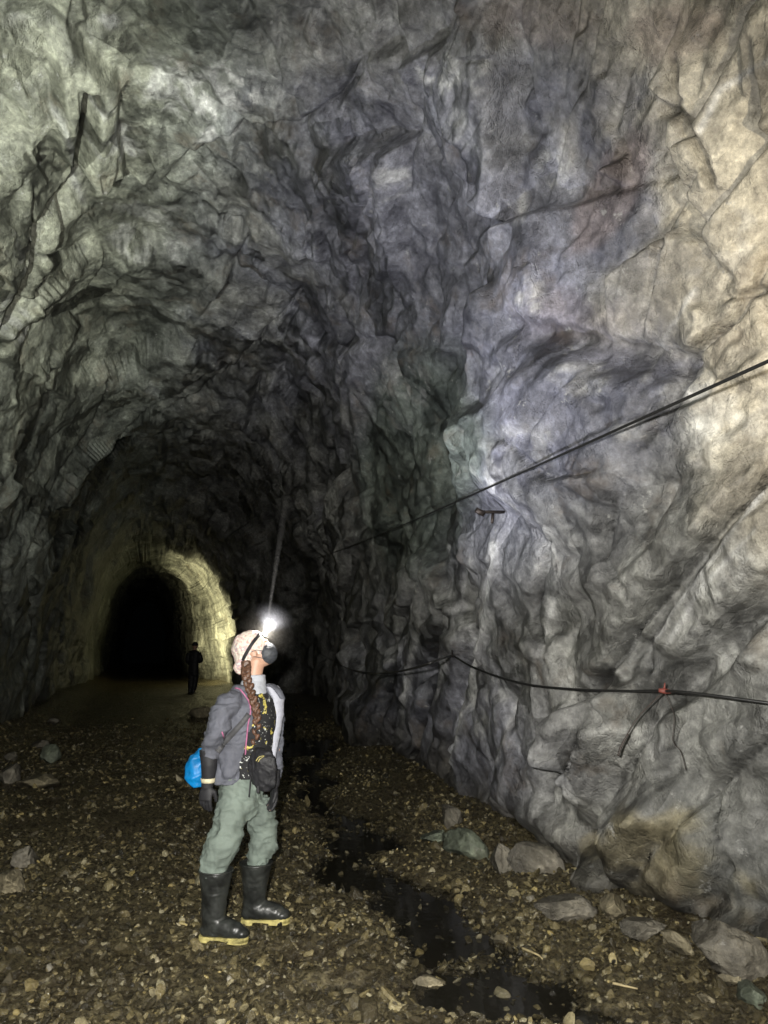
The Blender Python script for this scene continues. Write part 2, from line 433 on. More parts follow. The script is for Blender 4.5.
# pale mineral crusts and fresh breaks
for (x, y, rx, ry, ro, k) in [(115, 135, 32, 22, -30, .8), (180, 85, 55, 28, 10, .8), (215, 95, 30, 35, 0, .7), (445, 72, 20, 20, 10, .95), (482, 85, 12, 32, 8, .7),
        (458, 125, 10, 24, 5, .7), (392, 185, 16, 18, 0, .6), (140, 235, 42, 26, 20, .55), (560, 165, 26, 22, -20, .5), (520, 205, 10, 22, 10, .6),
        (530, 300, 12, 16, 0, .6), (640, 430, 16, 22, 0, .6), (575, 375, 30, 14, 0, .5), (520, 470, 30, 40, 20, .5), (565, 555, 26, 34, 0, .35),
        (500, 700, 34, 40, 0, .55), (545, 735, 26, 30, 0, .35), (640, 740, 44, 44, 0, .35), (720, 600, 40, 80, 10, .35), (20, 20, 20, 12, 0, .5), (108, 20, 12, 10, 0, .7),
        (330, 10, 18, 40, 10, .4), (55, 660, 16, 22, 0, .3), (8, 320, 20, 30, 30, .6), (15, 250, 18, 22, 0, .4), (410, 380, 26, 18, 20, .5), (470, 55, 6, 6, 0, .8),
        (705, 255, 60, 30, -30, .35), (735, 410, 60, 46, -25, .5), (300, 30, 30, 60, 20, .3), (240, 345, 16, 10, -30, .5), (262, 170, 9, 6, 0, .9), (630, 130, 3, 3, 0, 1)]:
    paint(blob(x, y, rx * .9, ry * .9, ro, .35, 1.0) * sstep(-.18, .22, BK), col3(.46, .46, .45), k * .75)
for pts_, w_, k_ in [([(497, 545), (484, 620), (466, 690), (446, 772)], 3.5, .75), ([(762, 492), (722, 545), (672, 610), (650, 650)], 2.5, .7), ([(420, 560), (402, 630), (392, 660)], 2, .5),
                    ([(418, 640), (408, 690), (398, 750)], 3, .6), ([(755, 530), (700, 590), (655, 665)], 2, .5), ([(560, 600), (540, 660), (500, 760)], 2.5, .4), ([(768, 60), (720, 90), (700, 130)], 2.5, .6),
                    ([(700, 290), (668, 345), (650, 380)], 2.5, .5), ([(470, 560), (455, 610), (430, 700)], 3, .5), ([(55, 110), (72, 150), (82, 200)], 3, .5)]:
    d, side, t = seg_dist(pts_); paint(np.exp(-((d + 4 * np.abs(BF)) / (w_ * 1.5)) ** 2), col3(.50, .50, .50), k_)
for (x, y, rx, ry, ro) in [(632, 838, 18, 26, 25), (682, 820, 26, 22, 0), (690, 865, 46, 44, 20), (590, 845, 12, 14, 0), (745, 900, 44, 50, 0), (655, 880, 20, 30, 30)]:
    paint(blob(x, y, rx, ry, ro, .35, 1.5), col3(.36, .315, .20), .8)
for (x, y, rx, ry, ro, k) in [(545, 20, 60, 26, 0, .3), (665, 30, 40, 26, 0, .35), (610, 190, 20, 50, 30, .4), (590, 320, 60, 30, 0, .2)]:
    paint(blob(x, y, rx, ry, ro, .4, .6), col3(.20, .14, .115), k)
# shade of the open joints, painted into the rock colour
for pts_, w_ in CRACK_SHADE:
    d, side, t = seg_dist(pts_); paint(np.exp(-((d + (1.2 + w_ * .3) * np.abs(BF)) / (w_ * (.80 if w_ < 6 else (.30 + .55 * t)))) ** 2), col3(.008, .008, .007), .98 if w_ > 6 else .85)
# damp, dirty foot of the wall
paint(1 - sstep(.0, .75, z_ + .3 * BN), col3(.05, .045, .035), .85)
nS = len(S)
idx = np.arange(nS * NT_).reshape(nS, NT_)
fc = np.stack([idx[:-1, :-1].ravel(), idx[1:, :-1].ravel(), idx[1:, 1:].ravel(), idx[:-1, 1:].ravel()], 1)
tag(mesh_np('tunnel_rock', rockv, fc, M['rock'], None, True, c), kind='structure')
prx, pry, prd = proj(rockv)
inview = (prx > -60) & (prx < 830) & (pry > -60) & (pry < 1090)
VX, VY, VD, VV = prx[inview], pry[inview], prd[inview], rockv[inview]
def hit(px, py, off=0.0, rad=5):
    """the rock surface seen at that place, moved off towards the open tunnel"""
    m = np.hypot(VX - px, VY - py) < rad
    k = np.argmin(np.where(m, VD, 1e9)); p = VV[k]
    r = ray(px, py); p = np.array([0, 0, CAMZ]) + r / np.linalg.norm(r) * (np.linalg.norm(p - [0, 0, CAMZ]) - off)
    return p

# ================================================================ ground
def wet(k, cc):
    """whatever lies low beside the water is soaked: darker and glossier"""
    sx_ = k.n('ShaderNodeSeparateXYZ'); k.l(k.n('ShaderNodeNewGeometry').outputs['Position'], sx_.inputs[0])
    zz_ = k.math('ADD', sx_.outputs[2], k.math('MULTIPLY', k.noise(7, 3, .6, k.n('ShaderNodeNewGeometry').outputs['Position']), .03))
    mr = k.n('ShaderNodeMapRange'); k.l(zz_, mr.inputs[0]); mr.inputs[1].default_value = -.045; mr.inputs[2].default_value = .005; mr.inputs[3].default_value = .16; mr.inputs[4].default_value = 1
    k.l(k.mix(1.0, cc, mr.outputs[0], 'MULTIPLY'), k.b.inputs['Base Color'])
def ground_base(s, u):
    p = np.stack([s, u, np.zeros_like(s)], 1)
    z = .045 * fbm(p * .9, 3, 501) + .022 * fbm(p * 3.5, 3, 511) + .012 * fbm(p * 11, 3, 521)
    L = np.interp(s, SX, sm(TAB_L)); Rr = np.interp(s, SX, sm(TAB_R))
    z += .28 * (1 - sstep(0, 1.0, u + L)) + .10 * (1 - sstep(0, .7, Rr - u)) + .012
    w3 = s[:, None] * D + u[:, None] * N
    x, y, dd = proj(w3 + [0, 0, 0])
    wob = 1 + .5 * fbm(p * 2.3, 3, 531)
    x = x + 45 * fbm(p * 1.4, 4, 541); y = y + 16 * fbm(p * 1.4, 4, 551)
    for (cx_, cy_, rx, ry, dep) in [(310, 745, 22, 20, .07), (318, 785, 28, 24, .08), (334, 825, 36, 24, .08), (362, 862, 54, 22, .085), (396, 893, 66, 22, .09), (430, 922, 66, 24, .09), (462, 955, 76, 24, .085), (500, 990, 85, 24, .085), (560, 862, 75, 12, .12), (590, 1015, 60, 12, .06),
                                     (250, 745, 60, 22, .08), (150, 1000, 40, 8, .04), (285, 950, 60, 8, .05), (330, 985, 60, 10, .06)]:
        e = ((x - cx_) / rx) ** 2 + ((y - cy_) / ry) ** 2
        z -= dep * np.exp(-e ** 1.5) * wob
    return z
gs = [-8.0]
while gs[-1] < 2: gs.append(gs[-1] + .1)
while gs[-1] < 70: gs.append(gs[-1] + max(.013, gs[-1] * .006) * (1 if gs[-1] < 28 else 4))
GS = np.array(gs); GU = np.linspace(-5.2, 6.0, 560)
A, B = np.meshgrid(GS, GU, indexing='ij'); a1, b1 = A.ravel(), B.ravel()
gz = ground_base(a1, b1)
gv = a1[:, None] * D + b1[:, None] * N; gv[:, 2] = gz
pq = np.stack([a1, b1, gz], 1)
gf, ge = chunked(lambda p: facets(p, 700, .5, .3), pq * 17)
gf2, ge2 = chunked(lambda p: facets(p, 720, .5, .3), pq * 38)
gv[:, 2] += (.028 * gf + .012 * gf2) * (1 - sstep(9, 16, a1) * .5)
idx = np.arange(len(GS) * len(GU)).reshape(len(GS), len(GU))
gfc = np.stack([idx[:-1, :-1].ravel(), idx[1:, :-1].ravel(), idx[1:, 1:].ravel(), idx[:-1, 1:].ravel()], 1)
k = NT('wet_gravel_ground')
po = k.n('ShaderNodeNewGeometry').outputs['Position']
n1 = k.noise(1.6, 8, .65, po); n2 = k.noise(28, 6, .7, po); n3 = k.noise(110, 4, .7, po)
cc = k.ramp(n2, [(.3, (.014, .012, .008)), (.46, (.05, .042, .024)), (.57, (.12, .10, .052)), (.70, (.28, .24, .13))])
cc = k.mix(k.ramp(n1, [(.45, (0, 0, 0)), (.65, (.8, .8, .8))]), cc, (.035, .027, .016))
k.l(cc, k.b.inputs['Base Color'])
k.l(k.ramp(n2, [(.35, (.14, .14, .14)), (.7, (.5, .5, .5))]), k.b.inputs['Roughness'])
k.l(k.bump(n3, .7, .008, k.bump(n2, .8, .03)), k.b.inputs['Normal'])
wet(k, cc)
tag(mesh_np('ground', gv, gfc, k.m), kind='structure')
def gz_at(x, y):
    p = np.array([[x, y, 0.0]]); s = p @ D; u = p @ N
    return float(ground_base(s, u)[0])
def G_at(px, py):
    z = 0.0
    for _ in range(4):
        r = ray(px, py); t = (z - CAMZ) / r[2]; p = np.array([0, 0, CAMZ]) + r * t; z = gz_at(p[0], p[1])
    return p
# standing water
k = NT('standing_water')
k.b.inputs['Base Color'].default_value = (.012, .011, .008, 1); k.b.inputs['Roughness'].default_value = .06
k.b.inputs['IOR'].default_value = 1.33
k.l(k.bump(k.noise(9, 3, .5, k.n('ShaderNodeNewGeometry').outputs['Position']), .12, .01), k.b.inputs['Normal'])
WZ = -.052
wv = [TS(-8, -5.1, WZ), TS(69, -5.1, WZ), TS(69, 5.9, WZ), TS(-8, 5.9, WZ)]
tag(mesh_np('water', wv, [(0, 3, 2, 1)], k.m, None, False), kind='structure')

# ---------------------------------------------------------------- gravel
rng = np.random.default_rng(5)
def ico(sub):
    bm = bmesh.new(); bmesh.ops.create_icosphere(bm, subdivisions=sub, radius=1)
    v = np.array([x.co[:] for x in bm.verts]); f = np.array([[y.index for y in x.verts] for x in bm.faces]); bm.free(); return v, f
def chip(v, r, n=7, lo=.55, hi=.95):
    """cut a round pebble flat on n random sides"""
    v = v.copy()
    for _ in range(n):
        d = r.normal(size=3); d /= np.linalg.norm(d); lim = r.uniform(lo, hi)
        e = v @ d - lim; v -= np.maximum(e, 0)[:, None] * d
    return v
def pebbles(n, sub, smin, smax, d0, d1, seed):
    r = np.random.default_rng(seed)
    bv, bf = ico(sub); shapes = [chip(bv, r, 8 if sub > 1 else 3, .42, .85) for _ in range(14)]
    s = d0 * (d1 / d0) ** r.random(n)
    L = np.interp(s, SX, sm(TAB_L)); Rr = np.interp(s, SX, sm(TAB_R))
    u = -L + (L + Rr) * r.random(n)
    cl = vnoise(np.stack([s, u, s * 0], 1) * 1.3, 900 + seed) + .35 * r.random(n)
    keep = cl > -.38
    s, u = s[keep], u[keep]; n = len(s)
    z = ground_base(s, u)
    keep = (z > WZ - .012) | (r.random(n) < .55); s, u, z = s[keep], u[keep], np.maximum(z[keep], WZ - .012); n = len(s)
    rad = smin * (smax / smin) ** (r.random(n) ** 2.2)
    vs, fs = [], []
    q = r.normal(size=(n, 4)); q /= np.linalg.norm(q, axis=1)[:, None]
    sc = np.stack([r.uniform(.8, 1.3, n), r.uniform(.7, 1.0, n), r.uniform(.4, .8, n)], 1) * rad[:, None]
    ya = r.uniform(0, 2 * np.pi, n); ti = r.normal(size=(n, 2)) * .45
    pos = s[:, None] * D + u[:, None] * N; pos[:, 2] = z + sc[:, 2] * r.uniform(-.3, .6, n)
    for i in range(n):
        v = shapes[i % 14] * sc[i]
        ca, sa = math.cos(ya[i]), math.sin(ya[i])
        x = v[:, 0] * ca - v[:, 1] * sa; y = v[:, 0] * sa + v[:, 1] * ca; zz = v[:, 2] + x * ti[i, 0] + y * ti[i, 1]
        vs.append(np.stack([x, y, zz], 1) + pos[i]); fs.append(bf + i * len(bv))
    return np.concatenate(vs), np.concatenate(fs)
k = NT('gravel_stones')
rp = k.n('ShaderNodeNewGeometry')
po = rp.outputs['Position']; ri = rp.outputs['Random Per Island']
cc = k.ramp(ri, [(0, (.022, .020, .014)), (.35, (.065, .055, .032)), (.58, (.125, .105, .055)), (.82, (.23, .19, .095)), (.94, (.34, .31, .21)), (.985, (.38, .30, .12)), (1, (.40, .38, .33))])
cc = k.mix(.8, cc, k.ramp(k.noise(40, 6, .7, po), [(.3, (.5, .5, .5)), (.7, (1.5, 1.5, 1.45))]), 'MULTIPLY')
cc = k.mix(k.math('MULTIPLY', k.ramp(k.noise(.9, 4, .6, po), [(.42, (0, 0, 0)), (.6, (1, 1, 1))]), .55), cc, (.035, .028, .018))
k.l(cc, k.b.inputs['Base Color'])
k.l(k.ramp(k.noise(14, 3, .5, po), [(.35, (.07, .07, .07)), (.65, (.34, .34, .34))]), k.b.inputs['Roughness'])
k.l(k.bump(k.noise(90, 4, .7, po), .9, .012), k.b.inputs['Normal'])
wet(k, cc)
p1 = pebbles(30000, 1, .008, .022, 2.4, 15, 1)
p2 = pebbles(14000, 2, .013, .042, 2.4, 17, 2)
p3 = pebbles(260, 3, .035, .075, 2.6, 20, 3)
vs, fs, o_ = [], [], 0
for v, f in (p1, p2, p3): vs.append(v); fs.append(f + o_); o_ += len(v)
tag(mesh_np('gravel', np.concatenate(vs), np.concatenate(fs), k.m, None, False), 'wet dark angular gravel covering the tunnel floor', 'gravel', kind='stuff')

# ---------------------------------------------------------------- single rocks
def rock(label, px, py, w, hgt, dep=None, mat='boulder', yaw=0, tilt=0, seed=0, group='loose rocks at the foot of the walls', sink=.55, wallside=False):
    r = np.random.default_rng(seed + 40)
    v, f = ico(5)
    v = chip(v, r, 11, .5, .85)
    f_, e_ = facets(v * 1.6 + seed * 3.1, 600, .4, .2)
    v = v * (1 + .12 * f_ + .10 * fbm(v * 1.5 + seed, 4, 31) + .03 * ridged(v * 5 + seed, 3, 33))[:, None]
    g = G_at(px, py); dd = g[1]
    W = w * dd / 740 / 2; Hm = hgt * dd / 740 / 2; De = (dep or w * .75) * dd / 740 / 2
    v = v / np.abs(v).max(0) * [W, De, Hm]
    ca, sa = math.cos(R(tilt)), math.sin(R(tilt)); x = v[:, 0] * ca - v[:, 2] * sa; z = v[:, 0] * sa + v[:, 2] * ca; v[:, 0], v[:, 2] = x, z
    ca, sa = math.cos(R(yaw)), math.sin(R(yaw)); x = v[:, 0] * ca - v[:, 1] * sa; y = v[:, 0] * sa + v[:, 1] * ca; v[:, 0], v[:, 1] = x, y
    zlow = v[:, 2].min()
    o = mesh_np('rock', v + [0, 0, -zlow], f, M[mat]); o.location = Vector((g[0], g[1] + De * .4, g[2] - sink * (-zlow)))
    tag(o, label, 'rock', group)
ROCKS = [
 ('flat tan slab with a pointed right end by the left wall', 36, 788, 44, 17, 30, 'boulder_tan', 8, 3),
 ('rounded grey rock leaning at the left edge behind the flat tan slab', 8, 782, 22, 24, 20, 'boulder', 0, 10),
 ('low pale rock in front of the cracked foot of the left wall', 38, 748, 20, 11, 16, 'boulder', 0, 0),
 ('dark blocky rock just behind the flat tan slab', 46, 762, 24, 22, 20, 'boulder_green', 20, 0),
 ('small rock at the left edge between wall foot and tan slab', 10, 760, 18, 11, 14, 'boulder', 0, 0),
 ('small pale rock lying furthest back beside the left wall', 52, 724, 14, 9, 12, 'boulder', 0, 0),
 ('greyish pale boulder cut by the left picture edge, foreground gravel', 6, 892, 32, 24, 30, 'boulder_tan', 20, 10),
 ('dark angular rock in the gravel beside the pale foreground boulder', 22, 866, 28, 26, 24, 'boulder', 40, 20),
 ('upright oval grey rock leaning on the low ridge by the stream', 502, 872, 24, 38, 20, 'boulder', 10, 8),
 ('pair-lobed pale green rock left of the mossy flat boulder', 436, 842, 30, 15, 20, 'boulder_green', 0, 0),
 ('flat mossy green boulder behind the upright oval rock', 470, 856, 50, 34, 40, 'boulder_green', -10, -8),
 ('broad dark rock right of the upright oval rock', 538, 872, 56, 36, 40, 'boulder', 0, -12),
 ('dark pointed rock at the foot of the violet rock wall', 450, 825, 24, 26, 20, 'boulder', 0, 10),
 ('wide flat brown rock half buried beside the stream', 568, 918, 60, 26, 40, 'boulder', 5, -5),
 ('brown upright rock at the end of the stream under the yellow outcrop', 616, 918, 28, 28, 24, 'boulder_tan', 20, 0),
 ('flat dark rock slab under the yellow outcrop', 648, 936, 46, 22, 34, 'boulder', 0, 0),
 ('long tan stone tilted down to the right in the dark gravel', 680, 950, 36, 16, 18, 'boulder_tan', 0, -38),
 ('large layered grey boulder at the foot of the right wall', 735, 975, 90, 56, 60, 'boulder', 10, -18),
 ('bluish grey round rock at the right picture edge', 752, 1004, 28, 24, 26, 'boulder_green', 0, 0),
 ('small blunt rock below the layered grey boulder', 732, 985, 24, 18, 20, 'boulder_tan', 0, 0),
 ('yellowish small stone alone in wet gravel at lower right', 708, 1003, 18, 9, 12, 'boulder_tan', 0, -20),
 ('pale flattish stone beside the dark puddle', 428, 988, 34, 11, 22, 'boulder_tan', 0, -4),
 ('amber stone at the edge of the dark puddle', 502, 944, 16, 10, 12, 'boulder_tan', 0, 0),
 ('pale yellow lit rubble rock just behind the elbow of the person', 200, 717, 24, 14, 16, 'boulder_tan', 0, 10),
]
for i, r_ in enumerate(ROCKS):
    rock(r_[0], r_[1], r_[2], r_[3], r_[4], r_[5], r_[6], r_[7], r_[8], seed=i)

#TUBES
def tube(pts, rad, seg=8, closed=False):
    pts = np.array(pts, float); n = len(pts)
    rad = np.broadcast_to(np.asarray(rad, float), (n,)) if np.ndim(rad) < 2 else np.asarray(rad)
    tg = np.gradient(pts, axis=0); tg /= np.linalg.norm(tg, axis=1)[:, None] + 1e-9
    up = np.array([0.03, .05, 1.0]) if abs(tg[0, 2]) < .8 else np.array([1.0, .1, 0])
    V = []
    for i in range(n):
        a = np.cross(tg[i], up); a /= np.linalg.norm(a); b = np.cross(a, tg[i]); up = b
        th = np.linspace(0, 2 * np.pi, seg, endpoint=False)
        V.append(pts[i] + rad[i] * (np.cos(th)[:, None] * a + np.sin(th)[:, None] * b))
    V = np.concatenate(V); Fq = []
    for i in range(n - 1):
        for j in range(seg):
            Fq.append((i * seg + j, i * seg + (j + 1) % seg, (i + 1) * seg + (j + 1) % seg, (i + 1) * seg + j))
    V = np.vstack([V, pts[0], pts[-1]]); a, b = len(V) - 2, len(V) - 1
    for j in range(seg):
        Fq.append((a, (j + 1) % seg, j, j)); Fq.append((b, (n - 1) * seg + j, (n - 1) * seg + (j + 1) % seg, (n - 1) * seg + (j + 1) % seg))
    return V, Fq
def poly_mesh(name, pieces, mat, smooth=True):
    V, Fq = [], []; o = 0
    for v, f in pieces:
        V += [tuple(x) for x in v]
        for q_ in f:
            q2 = []
            for t in q_:
                if t + o not in q2: q2.append(t + o)
            Fq.append(q2)
        o += len(v)
    m = bpy.data.meshes.new(name); m.from_pydata(V, [], Fq); m.update()
    m.polygons.foreach_set('use_smooth', [smooth] * len(m.polygons))
    ob = bpy.data.objects.new(name, m); C.objects.link(ob)
    if mat: m.materials.append(mat)
    return ob
def spline(pts, n=60):
    pts = np.array(pts, float); k = len(pts)
    p = np.vstack([2 * pts[0] - pts[1], pts, 2 * pts[-1] - pts[-2]]); out = []
    for i in range(k - 1):
        for t in np.linspace(0, 1, max(2, n // (k - 1)), endpoint=(i == k - 2)):
            a, b, c_, d_ = p[i:i + 4]
            out.append(.5 * ((2 * b) + (-a + c_) * t + (2 * a - 5 * b + 4 * c_ - d_) * t * t + (-a + 3 * b - 3 * c_ + d_) * t ** 3))
    return np.array(out)
M['twig'] = simple('bleached_wood', (.34, .28, .15), .7, .3, 30, .3)
for lb, pp in (('pale straight stick lying in the wet gravel at lower right', [(613, 991), (625, 993), (638, 995)]), ('pale curved stick near the dark water channel', [(522, 955), (531, 958), (539, 961), (543, 964)])):
    gp = [G_at(*p_) + [0, 0, .035 - .004 * i] for i, p_ in enumerate(pp)]
    tag(poly_mesh('stick', [tube(spline(gp, 14), np.linspace(.007, .004, len(spline(gp, 14))), 6)], M['twig']), lb, 'stick')
M['cable'] = simple('cable_rubber', (.012, .012, .012), .45, .3, 40, .2)
M['wire'] = simple('old_wire', (.03, .022, .018), .6)
M['tape'] = simple('red_tape', (.16, .04, .03), .6)
M['steel'] = simple('rusty_steel', (.05, .04, .035), .55, .4, 60, .4, .6)
# upper cable: one taut line from the right wall to the dark recess
A0, B0 = np.array([815.0, 340.0]), np.array([318.0, 558.0])
tt_ = np.linspace(0, 1, 40); pl = A0 + (B0 - A0) * tt_[:, None]
hd = np.array([hit(min(x, 812), y)[1] for x, y in pl])
best = None
for da in np.arange(2.2, 5.0, .1):
    for db in np.arange(5.0, 16.0, .25):
        dd_ = 1 / ((1 - tt_) / da + tt_ / db)
        if np.all(dd_[:-2] < hd[:-2] - .06) and (best is None or da + .35 * db > best[0]): best = (da + .35 * db, da, db)
if best is None: best = (0, 2.4, 6)
pa, pb = P(*A0, best[1]), P(*B0, best[2]); print('CABLE', best, hd[[0, 10, 20, 30, 39]])
ln = [pa * (1 - t) + pb * t + np.array([0, 0, -.05 * math.sin(math.pi * t)]) for t in np.linspace(0, 1, 50)]
ln.append(hit(318, 558, -.1)); 
tag(poly_mesh('cable', [tube(ln, .0078)], M['cable']), 'taut black cable crossing the rock wall diagonally, the upper of two', 'cable', 'cables strung along the right wall')
lp = [hit(x, y, o) for x, y, o in [(318, 652, .1), (340, 665, .15), (362, 672, .2), (385, 673, .2), (415, 668, .12), (435, 661, .1), (452, 655, .06)]]
lq = [hit(x, y, o) for x, y, o in [(452, 655, .06), (475, 668, .10), (520, 683, .12), (570, 689, .10), (620, 691, .08), (664, 691, .07), (700, 694, .09), (768, 703, .1), (830, 712, .08)]]
def smooth_depth(pts):
    """keep the sightline, even out the distance"""
    o = np.array([0, 0, CAMZ]); d = np.array([np.linalg.norm(p - o) for p in pts]); x = np.arange(len(d))
    fit = np.polyval(np.polyfit(x, d, 2), x); fit = fit - max(0, (fit - d).max())
    fit[0] = max(fit[0], d[0] - .3); 
    return [o + (p - o) / dd * f for p, dd, f in zip(pts, d, fit)]
lp, lq = smooth_depth(lp), smooth_depth(lq); lp[-1] = lq[0]
lo = poly_mesh('cable', [tube(np.vstack([spline(lp, 50), spline(lq, 80)[1:]]), .0085)], M['cable'])
tag(lo, 'sagging black cable hooked up in the middle, the lower of two', 'cable', 'cables strung along the right wall')
tp = lq[5]
o = poly_mesh('tape', [tube([tp + [-.03, -.004, .004], tp + [0, -.006, 0], tp + [.035, -.004, -.004]], [.011, .016, .011], 10), tube([tp, tp + [.004, -.01, .045]], [.008, .003], 6)], M['tape'])
o.parent = lo
def rel(px, py, ref): return P(px, py, ref[1])
tag(poly_mesh('wire', [tube(spline([tp, rel(640, 715, tp), rel(628, 733, tp), rel(619, 750, tp)], 20), .0035, 6), tube(spline([rel(628, 734, tp), rel(622, 745, tp), rel(618, 756, tp)], 12), .006, 6)], M['wire']),
    'stiff dark wire slanting down left from the red taped joint', 'wire')
tag(poly_mesh('wire', [tube(spline([tp, rel(674, 715, tp), rel(673, 740, tp), rel(681, 752, tp), rel(686, 770, tp)], 24), .002, 6)], M['wire']),
    'thin curled wire hanging straight down from the red taped joint', 'wire')
bh = hit(504, 512, -.05)
tag(poly_mesh('wall_bracket', [tube([bh, P(480, 512, bh[1] - .12)], .013, 8), tube([P(476, 510, bh[1] - .13), P(484, 514, bh[1] - .11)], .024, 8), tube([P(493, 513, bh[1] - .05), P(492, 523, bh[1] - .07)], .012, 8)], M['steel']),
    'small rusty steel peg sticking out of the violet rock just below the upper cable', 'bracket')
ph_ = hit(452, 650, -.08)
tag(poly_mesh('hook', [tube([ph_, lq[0] + [0, -.01, .02], lq[0] + [0, -.03, .0], lq[0] + [0, -.02, -.02]], .006, 6)], M['steel']), 'small steel hook holding up the kink of the sagging cable', 'hook')

# ================================================================ people
def ell(c0, r0, rot=None, n=20):
    v, f = ico(4); v = v * r0
    if rot is not None: v = v @ np.array(rot).T
    return v + np.array(c0), [tuple(x) for x in f]
def rings(rs, seg=32):
    """closed loft of ellipses: (centre, half width vector, half depth vector)"""
    V = []; Fq = []
    th = np.linspace(0, 2 * np.pi, seg, endpoint=False)
    for c0, a, b in rs: V.append(np.array(c0) + np.cos(th)[:, None] * np.array(a) + np.sin(th)[:, None] * np.array(b))
    n = len(rs)
    for i in range(n - 1):
        for j in range(seg): Fq.append((i * seg + j, i * seg + (j + 1) % seg, (i + 1) * seg + (j + 1) % seg, (i + 1) * seg + j))
    V = np.concatenate(V); V = np.vstack([V, rs[0][0], rs[-1][0]]); a, b = len(V) - 2, len(V) - 1
    for j in range(seg): Fq.append((a, (j + 1) % seg, j)); Fq.append((b, (n - 1) * seg + j, (n - 1) * seg + (j + 1) % seg))
    return V, Fq
def fuse(name, pieces, mat, voxel=.008, smooth=4, wr=None, root=None):
    """join overlapping closed shapes into one continuous skin"""
    t = poly_mesh('tmp', pieces, None)
    md = t.modifiers.new('r', 'REMESH'); md.mode = 'VOXEL'; md.voxel_size = voxel; md.use_smooth_shade = True
    if smooth:
        s = t.modifiers.new('s', 'SMOOTH'); s.iterations = smooth; s.factor = .5
    dg = bpy.context.evaluated_depsgraph_get(); m = bpy.data.meshes.new_from_object(t.evaluated_get(dg)); m.name = name
    bpy.data.objects.remove(t)
    v = np.zeros(len(m.vertices) * 3); m.vertices.foreach_get('co', v); v = v.reshape(-1, 3)
    nr = np.zeros(len(m.vertices) * 3); m.vertices.foreach_get('normal', nr); nr = nr.reshape(-1, 3)
    if wr is not None:
        v = v + nr * wr(v)[:, None]; m.vertices.foreach_set('co', v.ravel()); m.update()
    m.polygons.foreach_set('use_smooth', [True] * len(m.polygons))
    o = bpy.data.objects.new(name, m); C.objects.link(o)
    if mat: m.materials.append(mat)
    if root: under(o, root)
    return o
def wrinkle(amp, scale, sq=(1, 1, 2.2), k=0, oct=3):
    return lambda v: amp * ridged(v * scale * np.array(sq) + .6 * np.stack([vnoise(v * 9, 3), vnoise(v * 9, 4), vnoise(v * 9, 5)], 1), oct, 77 + k)
M['skin'] = simple('skin', (.52, .31, .22), .5, .08, 60, .1)
M['jacket'] = simple('jacket_cloth', (.105, .11, .135), .8, .30, 9, .5)
M['lining'] = simple('jacket_lining', (.42, .43, .50), .7, .08)
M['piping'] = simple('pink_piping', (.42, .14, .26), .6)
M['trousers'] = simple('trouser_cloth', (.155, .19, .165), .8, .28, 7, .5)
M['rubber'] = simple('boot_rubber', (.024, .026, .024), .38, .75, 11, .4, 0, .6)
M['sole'] = simple('yellow_sole', (.46, .40, .15), .6, .65, 20)
M['black'] = simple('black_cloth', (.016, .016, .019), .65, .3, 30, .3)
M['buff'] = simple('neck_gaiter', (.42, .44, .49), .8, .1, 25, .2)
M['mask'] = simple('face_mask_cloth', (.05, .055, .065), .6, .3, 60, .3)
M['blue'] = simple('blue_drybag', (.0, .19, .50), .5, .35, 8, .3)
M['cream'] = simple('cream_band', (.6, .55, .38), .7)
M['hair'] = simple('brown_hair', (.10, .05, .03), .45, .75, 70, .8)
M['strap'] = simple('grey_strap', (.07, .07, .075), .7)
k = NT('head_scarf'); co = k.n('ShaderNodeTexCoord').outputs['Object']
cc = k.ramp(k.noise(34, 3, .6, co), [(.34, (.62, .36, .33)), (.42, (.74, .68, .60)), (.52, (.74, .66, .58)), (.58, (.66, .42, .38)), (.64, (.40, .36, .42)), (.70, (.72, .66, .6))])
k.l(cc, k.b.inputs['Base Color']); k.b.inputs['Roughness'].default_value = .85; k.l(k.bump(k.noise(50, 3, .5, co), .4, .005), k.b.inputs['Normal']); M['scarf'] = k.m
k = NT('printed_shirt'); co = k.n('ShaderNodeTexCoord').outputs['Object']
cc = k.ramp(k.noise(22, 2, .5, co, .8), [(.60, (.012, .012, .014)), (.63, (.50, .42, .08)), (.70, (.55, .48, .14)), (.73, (.012, .012, .014))])
cc = k.mix(k.ramp(k.noise(44, 2, .5, co, 1.5), [(.64, (0, 0, 0)), (.67, (1, 1, 1))]), cc, (.6, .62, .6))
k.l(cc, k.b.inputs['Base Color']); k.b.inputs['Roughness'].default_value = .8; M['shirt'] = k.m

DW = 4.55
def W(px, py, dy=0.0): return P(px, py, DW + dy)
FV = np.array([math.cos(R(28)), -math.sin(R(28)), 0]); SV = np.array([-math.sin(R(28)), -math.cos(R(28)), 0])   # her front, her right
UP = np.array([0, 0, 1.0])
woman = empty('person', (W(238, 935)[0], DW, gz_at(W(238, 935)[0], DW)))
tag(woman, 'person in headscarf, dark face mask, grey jacket and rubber boots looking up', 'person')
def limb(pts, rad, seg=20): return tube(spline(pts, 24), np.interp(np.linspace(0, 1, len(spline(pts, 24))), np.linspace(0, 1, len(rad)), rad), seg)

# key joints
pelvis = W(240, 800); chest = W(247, 720); neckb = W(252, 690); 
hipR, hipL = W(234, 803, -.06), W(254, 803, .07)
kneeR, kneeL = W(221, 848, -.09), W(262, 842, .10)
ankR, ankL = W(214, 921, -.10), W(254, 905, .13)
shR, shL = W(229, 700, -.16), W(270, 698, .15)
elR, elL = W(214, 738, -.19), W(276, 740, .20)
wrR, wrL = W(208, 780, -.16), W(274, 778, .10)
